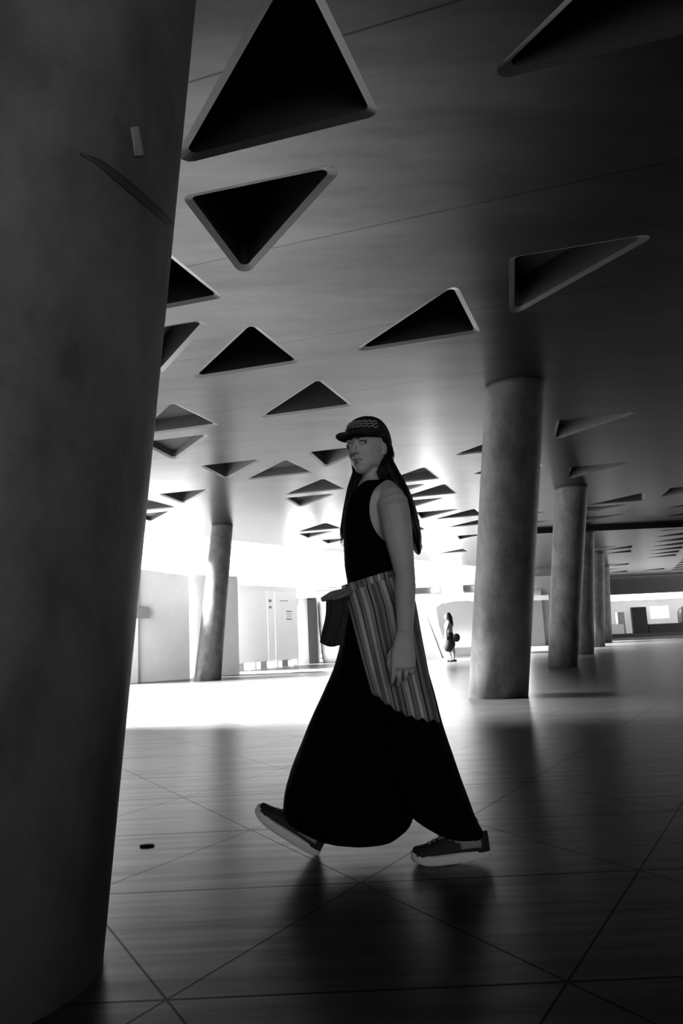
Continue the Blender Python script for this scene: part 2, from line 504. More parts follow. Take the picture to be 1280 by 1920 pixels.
# ------------------------------------------------------------------ far end on the right
root = thing('shopfront', 'distant lit shopfront under a dark fascia at the far right', 'shopfront', (18, 49, 0))
wbox('fascia', 13.2, 29.2, 50.1, 50.6, 2.85, 4.1, M_DARK, root)
wbox('back_wall', 13.2, 29.2, 52, 52.3, 0, 3.0, M_PALE, root)
o = wbox('low_wall', 13.2, 29.2, 48.0, 48.9, 0, .34, M_DARK); tag(o, 'long low dark wall in front of the distant shopfront', 'wall')
o = wbox('kerb_step', 13.2, 29.2, 46.9, 47.4, 0, .1, M_MID); tag(o, 'grey kerb step running along the low dark wall', 'step')
M_LAMP = material('strip_light_diffuser', .9)
M_LAMP.node_tree.nodes['Principled BSDF'].inputs['Emission Color'].default_value = (1, 1, 1, 1)
M_LAMP.node_tree.nodes['Principled BSDF'].inputs['Emission Strength'].default_value = 4.0
wbox('roof', 13.2, 29.2, 50.6, 52.6, 2.9, 3.1, M_DARK, root)  # unseen slab added to keep sky light off the back wall
wbox('strip_light', 17.2, 29.1, 50.2, 50.4, 2.45, 2.84, M_LAMP, root)
M_LIT = material('backlit_display', .8)
M_LIT.node_tree.nodes['Principled BSDF'].inputs['Emission Color'].default_value = (1, 1, 1, 1)
M_LIT.node_tree.nodes['Principled BSDF'].inputs['Emission Strength'].default_value = .8
o = wbox('light_display', 20.0, 21.2, 50.7, 50.8, 1.2, 2.0, M_LIT); tag(o, 'small glowing white display panel in the distant shopfront', 'display')
o = wbox('black_cabinet', 17.9, 18.8, 48.3, 48.6, .34, 1.95, M_BLACK, None, .02); tag(o, 'upright black cabinet standing in the distant shopfront', 'cabinet')
o = wbox('black_counter', 18.85, 21.9, 48.3, 48.65, .34, .86, M_BLACK, None, .02); tag(o, 'long low black counter beside the black cabinet', 'counter')
o = wbox('pale_crate', 16.5, 17.3, 48.3, 48.6, .34, .95, M_WHITE, None, .02); tag(o, 'low white box left of the black cabinet', 'box')
o = wbox('grey_locker', 17.35, 17.8, 49.4, 49.8, 0, 1.7, M_LIGHTGREY, None, .02); tag(o, 'pale grey upright locker left of the black cabinet', 'locker')
bm = bmesh.new(); tube(bm, [(21.7, 49.6, .9), (21.7, 49.6, 1.5)], [.42, .4]); ball(bm, (21.7, 49.6, 1.72), .2)
o = obj('dark_bundle', bm, M_DARK, None, True); tag(o, 'rounded dark shape above the right end of the black counter', 'bundle')

# ------------------------------------------------------------------ small marks
def on_column(px, py, root, d, r):
    """first hit of the view ray on the near column"""
    x, y = (px - 640) / FPX, (py - 960) / FPX
    v = Vector([R[i][0] * x + R[i][1] * y + R[i][2] for i in range(3)]); v.normalize()
    o = Vector((0, 0, CAM_H)); t = .8
    while t < 5:
        p = o + v * t
        c = root.location + d * (p.z / CEIL)
        if (p.xy - c.xy).length < r + .002: return p, (p - Vector((c.x, c.y, p.z))).normalized()
        t += .002
    return None, None
root, d = C['near']
def column_strip(name, pix, wpx, mat, lift=.002):
    bm = bmesh.new(); rows = []
    for i, (px, py) in enumerate(pix):
        a = Vector(pix[max(0, i - 1)]); b = Vector(pix[min(len(pix) - 1, i + 1)])
        t = (b - a).normalized(); n = Vector((-t.y, t.x)) * wpx[i] / 2
        row = []
        for s in (-1, -.33, .33, 1):
            p, nn = on_column(px + n.x * s, py + n.y * s, root, d, .42)
            if p is None: break
            row.append(p + nn * lift)
        if len(row) == 4: rows.append(row)
    lofted(bm, rows, cap=False, closed=False)
    bm2 = bm
    o = obj(name, bm2, mat, root, True); o.location = -root.location
    s = o.modifiers.new('s', 'SOLIDIFY'); s.thickness = .002; s.offset = 0
    return o
column_strip('tape_strip', [(252, 238), (256, 262), (260, 292)], [17, 17, 19], M_TAPE)
M_MARK2 = material('faint_mark', .03, .7, .3, 10)
column_strip('curved_mark', [(150, 288), (185, 305), (220, 332), (255, 362), (290, 392), (318, 420), (334, 436)], [4, 12, 16, 17, 14, 10, 7], M_MARK2)  # thin dark curved band laid over the near column
bm = bmesh.new(); ball(bm, (-.925, 3.56, .004), (.035, .018, .006))
o = obj('debris_scrap', bm, M_BLACK, None, True); tag(o, 'tiny dark scrap lying on the paving near the big column', 'debris')

# ------------------------------------------------------------------ the walking woman
M_SKIN = material('skin', .44, .55, .06, 12, .4)
M_LIP = material('lips', .2, .5, .05, 12)
M_EYE = material('eye', .16, .2)
M_IRIS = material('dark_iris', .01, .2)
M_BROW = material('brow_hair', .02, .7)
M_HAIR = material('long_black_hair', .006, .5, .4, 60, .2, stretch=(1, 1, .05))
M_TOP = material('black_knit', .003, .95, .1, 20, .04)
M_TROU = material('black_cotton', .003, .95, .1, 20, .05)
M_CAP = material('black_cap_cloth', .012, .8, .1, 20, .3)
M_EMB = material('grey_embroidery', .3, .7)
M_SOLE = material('white_rubber', .75, .6, .05, 8)
M_SHOE = material('black_canvas', .015, .8, .2, 20)
M_LACE = material('grey_canvas', .3, .8, .1, 20)
M_SOCK = material('grey_sock', .25, .9, .1, 30)

YC = 3.20
woman = thing('person', 'walking woman in black cap, sleeveless top, striped hip wrap and wide black trousers', 'person', (0.0, YC, 0))

def smoothpts(rows, n):
    """resample rows of numbers with Catmull-Rom"""
    out = []
    m = len(rows)
    for i in range(n):
        t = i * (m - 1) / (n - 1); k = min(int(t), m - 2); f = t - k
        p0, p1, p2, p3 = (rows[max(0, k - 1)], rows[k], rows[k + 1], rows[min(m - 1, k + 2)])
        out.append([.5 * (2 * b + (c - a) * f + (2 * a - 5 * b + 4 * c - d) * f * f + (3 * b - a - 3 * c + d) * f ** 3)
                    for a, b, c, d in zip(p0, p1, p2, p3)])
    return out

def slices(bm, rows, n=24, seg=32, sq=.9):
    """rows: (y px, left px, right px, depth centre Y, depth half thickness)"""
    rings = []
    for y, xl, xr, Y, ry in smoothpts(rows, n):
        a, b = W(xl, y, Y), W(xr, y, Y)
        c = (a + b) / 2; rx = (b - a).length / 2
        ax = (b - a).normalized()
        ring = []
        for k in range(seg):
            q = 2 * PI * k / seg
            cx = math.copysign(abs(math.cos(q)) ** sq, math.cos(q)); sx = math.copysign(abs(math.sin(q)) ** sq, math.sin(q))
            ring.append(c + ax * rx * cx + Vector((0, ry * sx, 0)))
        rings.append(ring)
    lofted(bm, rings)

# --- body (one skin): torso, neck, arms, hands, lower legs
bm = bmesh.new()
slices(bm, [(899, 676, 722, 3.20, .055), (915, 668, 735, 3.20, .10), (932, 655, 746, 3.20, .15), (955, 648, 750, 3.2, .155),
            (985, 645, 748, 3.2, .14), (1020, 647, 744, 3.2, .125), (1060, 648, 744, 3.2, .12),
            (1100, 654, 752, 3.2, .135), (1150, 655, 765, 3.2, .155), (1200, 660, 770, 3.2, .15)], 26)
SH, EL, WR = W(736, 944, 3.045), W(759, 1078, 2.975), W(759, 1186, 2.895)
def mixp(a, b, t): return a + (b - a) * t
tube(bm, [W(720, 930, 3.12), SH, mixp(SH, EL, .35), mixp(SH, EL, .7), EL, mixp(EL, WR, .25), mixp(EL, WR, .65), WR, W(757, 1204, 2.885)],
     [(.055, .045), (.064, .052), (.061, .05), (.049, .044), (.040, .041), (.042, .041), (.036, .034), (.030, .023), (.034, .02)], n=20)
# shoulder blade and trapezius
tube(bm, [W(708, 900, 3.2), W(728, 922, 3.12), SH], [(.04, .05), (.042, .045), (.05, .045)])
tube(bm, [W(700, 902, 3.22), W(716, 925, 3.32), W(724, 948, 3.38)], [(.04, .05), (.042, .045), (.05, .045)])
tube(bm, [W(724, 918, 3.13), W(733, 935, 3.075), mixp(SH, EL, .12), mixp(SH, EL, .3)], [.045, .058, .064, .06])
ball(bm, W(730, 950, 3.09), (.075, .06, .085))
# far arm, hanging behind the body
SR, ER, HR = W(728, 948, 3.38), W(736, 1072, 3.44), W(716, 1178, 3.44)
tube(bm, [SR, mixp(SR, ER, .5), ER, mixp(ER, HR, .3), HR], [.052, .046, .04, .04, .027])
def hand(bm, wrist, down, out, fwd, s=1.0, side=1):
    """relaxed half closed hand. down: along the arm, out: back of the hand, fwd: thumb side"""
    def P(f, d, o): return wrist + (fwd * f + down * d + out * o) * s
    # palm
    tube(bm, [P(0, -.01, 0), P(.002, .03, .002), P(.002, .062, .004), P(.0, .088, .004)],
         [(.030 * s, .019 * s), (.038 * s, .019 * s), (.043 * s, .018 * s), (.040 * s, .015 * s)], ref=out, n=18, sq=.85)
    L = [(.033, .040, .025, .018), (.0115, .045, .028, .02), (-.0105, .041, .026, .019), (-.0315, .033, .020, .017)]
    for i, (f, a, b, c) in enumerate(L):
        base = P(f, .085 - abs(i - 1) * .004, .004)
        bend = .12 + i * .10
        pts = [base - down * .02 * s, base]; ang = bend
        for seg, da in ((a, 0), (b, .6 + .12 * i), (c, .7)):
            ang += da
            pts.append(pts[-1] + (down * math.cos(ang) - out * math.sin(ang)) * seg * s)
        tube(bm, pts, [.0085 * s, .0094 * s, .0085 * s, .0076 * s, .0062 * s], ref=fwd, n=12)
    # thumb leaves the side of the palm low down
    t0 = P(.022, .022, -.006)
    pts = [t0, t0 + (down * .030 + fwd * .019 - out * .010) * s, t0 + (down * .060 + fwd * .020 - out * .022) * s,
           t0 + (down * .080 + fwd * .010 - out * .032) * s]
    tube(bm, pts, [.0135 * s, .0125 * s, .0105 * s, .0085 * s], ref=out, n=12)
dn = (W(756, 1250, 2.872) - W(757, 1196, 2.885)).normalized()
hand(bm, W(757, 1198, 2.882), dn, Vector((.12, -1, .1)).normalized(), Vector((-1, -.12, 0)).normalized(), 1.12)
dn2 = (W(706, 1230, 3.42) - HR).normalized()
hand(bm, HR, dn2, Vector((0, 1, 0)), Vector((-1, 0, 0)), 1.0)
# neck
tube(bm, [W(706, 915, 3.2), W(702, 896, 3.19), W(700, 872, 3.19)], [(.062, .06), (.054, .055), (.054, .055)])
# --- head in its own frame
hc = W(690, 842, 3.17)
yaw = math.radians(54)
fw = Vector((-math.cos(yaw), -math.sin(yaw), -.10)).normalized()
up = Vector((.03, 0.0, 1)); up = (up - fw * up.dot(fw)).normalized()
lf = up.cross(fw)      # towards the camera-right ear
HM = Matrix((fw, lf, up)).transposed()
HS = 1.06
def H(f, l, u): return hc + (fw * f + lf * l + up * u) * HS
def hball(f, l, u, rf, rl, ru, seg=20): ball(bm, H(f, l, u), (rf * HS, rl * HS, ru * HS), HM, seg)
hball(-.012, 0, .035, .095, .075, .085, 28)       # cranium
hball(.022, 0, -.005, .068, .064, .088, 24)       # face
hball(.040, 0, -.052, .048, .046, .048)           # jaw
hball(.062, 0, -.083, .025, .024, .022)           # chin
for s in (-1, 1):
    hball(.040, .034 * s, -.018, .038, .027, .040)   # cheek
    hball(.008, .040 * s, -.040, .055, .027, .042)   # jaw angle
    hball(.078, .027 * s, .030, .016, .026, .009)    # brow ridge
    hball(.083, .031 * s, .012, .008, .013, .006)    # lower lid
    hball(.092, .011 * s, -.021, .010, .007, .007)   # nostril
    hball(-.008, .073 * s, -.008, .015, .008, .025)  # ear
    hball(-.001, .073 * s, -.026, .009, .007, .010)  # ear lobe
tube(bm, [H(.080, 0, .032), H(.092, 0, .014), H(.105, 0, -.006), H(.110, 0, -.018)], [.009, .0105, .0115, .013], ref=lf, n=12)
hball(.078, 0, -.040, .016, .026, .012)              # muzzle
hball(.088, 0, -.047, .009, .021, .0055)
hball(.085, 0, -.057, .010, .018, .006)
# lower legs inside the trousers and the ankles
LA = W(573, 1562, 3.30); LK = W(640, 1370, 3.28)
RA = W(880, 1578, 3.12); RK = W(770, 1395, 3.12)
tube(bm, [W(705, 1180, 3.28), LK, mixp(LK, LA, .3), mixp(LK, LA, .75), LA], [.075, .055, .056, .04, .034])
tube(bm, [W(735, 1180, 3.12), RK, mixp(RK, RA, .3), mixp(RK, RA, .75), RA], [.075, .055, .056, .04, .034])
body_me = fuse(bm, .0031, 5, .5)
bh = bmesh.new(); bh.from_mesh(body_me)
hv = [v for v in bh.verts if (v.co - H(.02, 0, -.03)).length < .135]
for it in range(9):
    bmesh.ops.smooth_vert(bh, verts=hv, factor=.5, use_axis_x=True, use_axis_y=True, use_axis_z=True)
bh.to_mesh(body_me); bh.free()
body = link('body', body_me, M_SKIN, woman, True); body.location = -woman.location

def wchild(name, bm, mat, parent=woman, smooth=True):
    o = obj(name, bm, mat, parent, smooth)
    if parent is woman: o.location = -woman.location
    return o

# eyes, brows, lips
for s in (-1, 1):
    bm = bmesh.new(); ball(bm, H(.072, .031 * s, .016), .0125 * HS); e = wchild('eyeball', bm, M_EYE)
    g = (fw * .011 + lf * -.002 * s)
    bm = bmesh.new(); ball(bm, H(.0792, .031 * s, .0155), .0062 * HS); wchild('iris', bm, M_IRIS, e)
    bm = bmesh.new(); tube(bm, [H(.0915, .014 * s, .033), H(.0925, .028 * s, .0375), H(.083, .045 * s, .033)], [.0032, .0040, .0022], n=8)
    wchild('eyebrow', bm, M_BROW)
    bm = bmesh.new(); tube(bm, [H(.0850, .017 * s, .0200), H(.0870, .030 * s, .0235), H(.079, .045 * s, .0180)], [.0018, .0032, .0020], n=8)
    wchild('eyelid', bm, M_BROW)
bm = bmesh.new()
tube(bm, [H(.085, -.023, -.0505), H(.0935, -.006, -.0470), H(.0940, 0, -.0482), H(.0935, .006, -.0470), H(.085, .023, -.0505)], [.002, .0042, .0040, .0042, .002], n=10)
tube(bm, [H(.084, -.020, -.0525), H(.0915, 0, -.0572), H(.084, .020, -.0525)], [.002, .0052, .002], n=10)
wchild('lips', bm, M_LIP)

# --- cap
bm = bmesh.new()
n = 40; rings = []
tilt = math.radians(-4)
for i in range(11):
    a = i / 10 * PI / 2
    r = math.cos(a); z = math.sin(a)
    ring = []
    for k in range(n):
        q = 2 * PI * k / n
        f = -.010 + .104 * (max(r, .02) ** .8) * math.cos(q); l = .083 * (max(r, .02) ** .8) * math.sin(q)
        u = .052 + .078 * z - .022 * (1 - math.cos(q)) * (1 - z)
        ring.append(H(f, l, u))
    rings.append(ring)
lofted(bm, rings, cap=False)
bm.faces.new([v for v in bm.verts][-n:])
crown = wchild('cap_crown', bm, M_CAP)
so = crown.modifiers.new('s', 'SOLIDIFY'); so.thickness = .003; so.offset = 1
bm = bmesh.new()
rows = []
for i in range(9):
    t = i / 8
    row = []
    for k in range(17):
        q = (k / 16 - .5) * PI * .98
        r0 = Vector((-.010 + .100 * math.cos(q), .082 * math.sin(q)))
        ext = .086 * t * (math.cos(q) ** .55 if math.cos(q) > 0 else 0)
        f = r0.x + ext; l = r0.y * (1 + .04 * t)
        u = .054 + .004 * t - .008 * t * t - .009 * (abs(l) / .08) ** 2 * (0.4 + t)
        row.append(H(f, l, u))
    rows.append(row)
lofted(bm, rows, cap=False, closed=False)
brim = wchild('cap_brim', bm, M_CAP)
so = brim.modifiers.new('s', 'SOLIDIFY'); so.thickness = .004; so.offset = 0
# button and embroidered wave lines on the crown
bm = bmesh.new(); ball(bm, H(-.010, 0, .131), .006); wchild('cap_button', bm, M_CAP)
def capP(q, a, lift=.0045):
    r = math.cos(a) ** .8; z = math.sin(a)
    return H(-.010 + (.104 + lift) * r * math.cos(q), (.083 + lift) * r * math.sin(q), .052 + (.078 + lift) * z - .022 * (1 - math.cos(q)) * (1 - z))
for row in range(3):
    bm = bmesh.new()
    pts = []
    for k in range(25):
        q = -.75 + 1.9 * k / 24
        pts.append(capP(q, .36 + row * .15 + .05 * math.sin(k * 1.9 + row), .0055))
    tube(bm, pts, [.0026] * 25, n=6)
    wchild('cap_embroidery', bm, M_EMB, crown)

# --- hair
def strand(bm, rows, rng, n=1, spread=0):
    pts = [Vector(W(x, y, Y)) for x, y, Y, r, rb in rows]
    tube(bm, pts, [(r, rb) for x, y, Y, r, rb in rows], n=14)
bm = bmesh.new()
# skull cap of hair under the cap at the back and side
ball(bm, H(-.035, 0, .01), (.078 * HS, .078 * HS, .085 * HS), HM, 24)
tube(bm, [H(-.02, .062, .045), H(-.035, .066, .01), H(-.055, .058, -.03)], [(.016, .014), (.022, .018), (.03, .03)])
tube(bm, [H(.014, .066, .056), H(-.006, .073, .036), H(-.028, .072, .008), H(-.045, .066, -.02)], [(.012, .010), (.016, .013), (.018, .016), (.022, .02)])
# curtain down the back
slices(bm, [(842, 700, 730, 3.20, .05), (866, 704, 738, 3.21, .07), (890, 712, 750, 3.22, .09), (920, 722, 766, 3.23, .11), (950, 735, 777, 3.23, .12),
            (985, 752, 785, 3.22, .115), (1010, 764, 789, 3.21, .10), (1030, 776, 788, 3.2, .07), (1040, 783, 788, 3.2, .03)], 22, 24)
hair_me = fuse(bm, .005, 3)
rg = random.Random(5)
bm = bmesh.new(); bm.from_mesh(hair_me)
for v in bm.verts:
    v.co += Vector((1, .3, 0)) * .005 * noise.noise(Vector((v.co.x * 60, v.co.y * 60, v.co.z * 5)))
# loose tips, and the lock that falls over the far shoulder in front of the chest
for i in range(26):
    x = rg.uniform(752, 788); y = 985 + (x - 752) * 1.0; Y = 3.12 + rg.random() * .2
    tube(bm, [W(x - 4, y - 45, Y), W(x, y - 10, Y), W(x + rg.uniform(0, 6), y + rg.uniform(6, 22), Y)], [.005, .004, .0014], n=6)
for i in range(80):
    dx = rg.uniform(-1, 1); Y = 3.30 + rg.uniform(-.05, .05)
    l = rg.uniform(985, 1026)
    tube(bm, [H(.035 + .01 * dx, -.068, .02), W(672 + dx * 9, 885, Y - .03), W(666 + dx * 13, 915, Y - .02), W(659 + dx * 14, 955, Y - .03), W(652 + dx * 15, l, Y - .05)],
         [.006, .0065, .006, .005, .0012], n=6)
for i in range(22):
    dx = rg.uniform(-1, 1); Y = 3.1 + rg.uniform(-.02, .03)
    tube(bm, [H(-.03, .06, -.03), W(716 + dx * 8, 885, Y), W(724 + dx * 9, 905, Y + .05), W(735 + dx * 8, 930, Y + .12)], [.007, .008, .007, .002], n=6)
hair = wchild('hair', bm, M_HAIR)
# --- sleeveless top: offset skin of the torso
bmb = bmesh.new(); bmb.from_mesh(body_me); bmb.normal_update()
def seg_d(p, a, b):
    d = b - a; t = max(0, min(1, (p - a).dot(d) / d.length_squared)); return (p - a - d * t).length
AH = W(747, 955, 3.05)
ZT, ZB, XN = W(700, 915, 3.2).z, W(700, 1128, 3.2).z, W(700, 930, 3.2).x
def field(co):
    '''positive where cloth covers skin; its zero line is the hem, neckline and armholes'''
    f = co.z - ZB
    fx = co.x - XN
    lim = ZT + .020 + (.55 * (fx + .03) if fx < -.03 else 0)
    f = min(f, lim - co.z)
    if co.y < 3.2:
        e = (math.hypot((co.x - AH.x) / .118, (co.z - AH.z) / .142) - 1) * .11
        k = max(0, min(1, (3.17 - co.y) / .06))
        f = min(f, e * k + .05 * (1 - k)) if co.z < ZT + .02 or k > 0 else f
        f = min(f, seg_d(co, mixp(SH, EL, .3), EL) - .066, seg_d(co, EL, WR) - .055, seg_d(co, WR, W(756, 1260, 2.87)) - .09)
    else:
        f = min(f, seg_d(co, SR, ER) - .066, seg_d(co, ER, HR) - .055)
    return f
off = {v: max(-.007, min(.006, field(v.co) * .5)) for v in bmb.verts}
for v, d_ in off.items(): v.co += v.normal * d_
bmesh.ops.delete(bmb, geom=[f for f in bmb.faces if all(off[v] < -.0065 for v in f.verts)], context='FACES')
topo = wchild('sleeveless_top', bmb, M_TOP)

# --- wide trousers with a low crotch
bm = bmesh.new()
slices(bm, [(1078, 650, 748, 3.2, .125), (1110, 650, 762, 3.2, .145), (1150, 646, 776, 3.2, .165), (1200, 639, 788, 3.21, .18), (1245, 628, 792, 3.22, .19),
            (1290, 610, 792, 3.24, .20), (1350, 582, 790, 3.25, .20), (1400, 561, 786, 3.26, .20), (1450, 543, 782, 3.27, .20), (1490, 532, 780, 3.27, .19),
            (1525, 531, 776, 3.27, .17), (1548, 545, 768, 3.27, .15), (1564, 575, 752, 3.27, .12), (1576, 604, 735, 3.27, .09), (1584, 640, 712, 3.27, .04)], 40, 40)
slices(bm, [(1150, 690, 778, 3.14, .13), (1200, 690, 789, 3.13, .14), (1250, 692, 800, 3.12, .15), (1300, 700, 814, 3.11, .15), (1355, 715, 828, 3.11, .15), (1420, 725, 850, 3.11, .15),
            (1460, 735, 864, 3.11, .14), (1500, 750, 879, 3.11, .13), (1525, 765, 888, 3.11, .115), (1545, 790, 897, 3.11, .10), (1560, 815, 906, 3.12, .08), (1571, 842, 904, 3.12, .06)], 34, 36)
tro_me = fuse(bm, .0085, 4)
for v in tro_me.vertices:
    c = v.co
    q = noise.noise(Vector((c.x * 9 + c.z * 3, c.y * 7, c.z * 1.6))) * .012 + noise.noise(Vector((c.x * 26 + c.z * 7, c.y * 20, c.z * 3))) * .004
    c.y += q; c.x += q * .25
tro = link('trousers', tro_me, M_TROU, woman, True); tro.location = -woman.location

# --- striped wrap over the hips
def striped(name):
    m = bpy.data.materials.new(name); m.use_nodes = True
    nt = m.node_tree; b = nt.nodes['Principled BSDF']; b.inputs['Roughness'].default_value = .85
    b.inputs['Specular IOR Level'].default_value = .2
    uv = nt.nodes.new('ShaderNodeUVMap'); uv.uv_map = 'UVMap'
    sp = nt.nodes.new('ShaderNodeSeparateXYZ'); nt.links.new(uv.outputs[0], sp.inputs[0])
    cr = nt.nodes.new('ShaderNodeValToRGB'); cr.color_ramp.interpolation = 'CONSTANT'
    el = cr.color_ramp.elements
    seq = [(0, .20), (.09, .03), (.13, .26), (.24, .46), (.36, .05), (.40, .20), (.52, .55), (.62, .26), (.74, .03), (.79, .28), (.88, .11)]
    el[0].position = 0; el[0].color = (seq[0][1],) * 3 + (1,)
    el[1].position = seq[1][0]; el[1].color = (seq[1][1],) * 3 + (1,)
    for p, v in seq[2:]:
        e = el.new(p); e.color = (v, v, v, 1)
    f = N(nt, 'FRACT', N(nt, 'MULTIPLY', sp.outputs[0], 2.1))
    nt.links.new(f, cr.inputs[0])
    no = nt.nodes.new('ShaderNodeTexNoise'); no.inputs['Scale'].default_value = 6
    nt.links.new(uv.outputs[0], no.inputs[0])
    mr = nt.nodes.new('ShaderNodeMapRange'); mr.inputs[3].default_value = .75; mr.inputs[4].default_value = 1.25
    nt.links.new(no.outputs[0], mr.inputs[0])
    mx = nt.nodes.new('ShaderNodeMix'); mx.data_type = 'RGBA'; mx.blend_type = 'MULTIPLY'; mx.inputs[0].default_value = 1
    nt.links.new(cr.outputs[0], mx.inputs[6]); nt.links.new(mr.outputs[0], mx.inputs[7])
    nt.links.new(mx.outputs[2], b.inputs['Base Color'])
    return m
M_STRIPE = striped('striped_woven_cloth')
M_WRAP2 = material('dark_striped_lining', .03, .9, .3, 6)
bt = bmesh.new(); bt.from_mesh(tro_me)
bb = bmesh.new(); bb.from_mesh(body_me)
T1 = BVHTree.FromBMesh(bt); T2 = BVHTree.FromBMesh(topo_bm) if False else BVHTree.FromBMesh(bb)
def drape(px, py, Y0, lift):
    p = W(px, py, 3.1)
    h = T1.ray_cast(Vector((p.x, 2.0, p.z)), Vector((0, 1, 0)))[0]
    if h is None: return None
    return h.y - lift
def poly_at(pts, t):
    m = len(pts) - 1; k = min(int(t * m), m - 1); f = t * m - k
    return Vector(pts[k]).lerp(Vector(pts[k + 1]), f)
def cloth(name, left, right, mat, NU=60, NV=40, lift=.02, pleat=.0028, bottom=None, u0=0, u1=1, off=0):
    bm = bmesh.new(); uvl = bm.loops.layers.uv.new('UVMap')
    grid = []; uvs = {}
    lastY = None
    Ys = [[None] * (NU + 1) for _ in range(NV + 1)]
    PX = {}
    for j in range(NV + 1):
        v = j / NV
        l = poly_at(left, v); r = poly_at(right, v)
        for i in range(NU + 1):
            u = i / NU
            p = l.lerp(r, u)
            if bottom: p.y += bottom(u) * v ** 3
            PX[i, j] = p
            Ys[j][i] = drape(p.x, p.y, 3.1, lift)
    for j in range(NV + 1):
        ok = [(i, y) for i, y in enumerate(Ys[j]) if y is not None]
        for i in range(NU + 1):
            if Ys[j][i] is None:
                k = min(ok, key=lambda t: abs(t[0] - i)) if ok else (0, 3.05)
                Ys[j][i] = k[1] + .0035 * abs(k[0] - i)
    for _ in range(6):
        Z = [r[:] for r in Ys]
        for j in range(NV + 1):
            for i in range(NU + 1):
                s = [Z[b][a] for a, b in ((i - 1, j), (i + 1, j), (i, j - 1), (i, j + 1)) if 0 <= a <= NU and 0 <= b <= NV]
                Ys[j][i] = min(Z[j][i], sum(s) / len(s)) if 0 < i < NU else sum(s) / len(s)
    vs = {}
    for (i, j), p in PX.items():
        pl = pleat * (.3 + j / NV) * math.sin(i / NU * 2 * PI * 5.5 + .6 * math.sin(j / NV * 3)) + pleat * .5 * math.sin(i / NU * 2 * PI * 13 + j * .1)
        q = W(p.x, p.y, Ys[j][i] - abs(pleat) + pl + off)
        vs[i, j] = bm.verts.new(q); uvs[vs[i, j]] = (u0 + (u1 - u0) * i / NU, j / NV)
    for i in range(NU):
        for j in range(NV):
            f = bm.faces.new((vs[i, j], vs[i + 1, j], vs[i + 1, j + 1], vs[i, j + 1]))
            for lp in f.loops: lp[uvl].uv = uvs[lp.vert]
    o = wchild(name, bm, mat)
    so = o.modifiers.new('s', 'SOLIDIFY'); so.thickness = .004; so.offset = 0
    return o
left = [(643, 1101), (655, 1145), (668, 1195), (681, 1245), (696, 1297)]
right = [(757, 1066), (779, 1130), (791, 1200), (806, 1275), (825, 1352)]
wrap = cloth('hip_wrap', left, right, M_STRIPE, bottom=lambda u: 16 * math.sin(u * PI) + 3 * math.sin(u * 40))
lb = cloth('wrap_waist_fold', [(640, 1098), (641, 1104), (644, 1112)], [(757, 1062), (758, 1067), (759, 1074)], M_STRIPE, 40, 6, .026, .002, u0=.1, u1=1.2)
# hanging flap in front of the hips, and the knot
bm = bmesh.new(); uvl = bm.loops.layers.uv.new('UVMap')
fl_l = [(612, 1117), (611, 1150), (605, 1180), (600, 1204)]
fl_r = [(664, 1104), (662, 1150), (655, 1185), (648, 1214)]
vs = {}
for j in range(21):
    l = poly_at(fl_l, j / 20); r = poly_at(fl_r, j / 20)
    for i in range(19):
        u = i / 18; p = l.lerp(r, u); p.y += 5 * math.sin(u * PI * 1.5) * (j / 20) ** 2
        q = W(p.x, p.y, 3.13 + .01 * math.sin(u * 14 + j * .1) - .02 * u)
        vs[i, j] = bm.verts.new(q)
for i in range(18):
    for j in range(20):
        f = bm.faces.new((vs[i, j], vs[i + 1, j], vs[i + 1, j + 1], vs[i, j + 1]))
        for lp, (a, b) in zip(f.loops, ((i, j), (i + 1, j), (i + 1, j + 1), (i, j + 1))): lp[uvl].uv = (a / 18 * .4, b / 20)
fl = wchild('wrap_flap', bm, M_WRAP2)
so = fl.modifiers.new('s', 'SOLIDIFY'); so.thickness = .006; so.offset = 0
bm = bmesh.new()
tube(bm, [W(604, 1124, 3.12), W(622, 1117, 3.11), W(642, 1110, 3.10), W(660, 1104, 3.09)], [(.010, .006), (.018, .012), (.014, .012), (.010, .01)], n=14)
tube(bm, [W(626, 1122, 3.10), W(644, 1115, 3.09), W(662, 1108, 3.08)], [(.010, .008), (.012, .01), (.006, .006)], n=14)
wchild('wrap_knot', bm, material('wrap_knot_cloth', .16, .85, .3, 30))

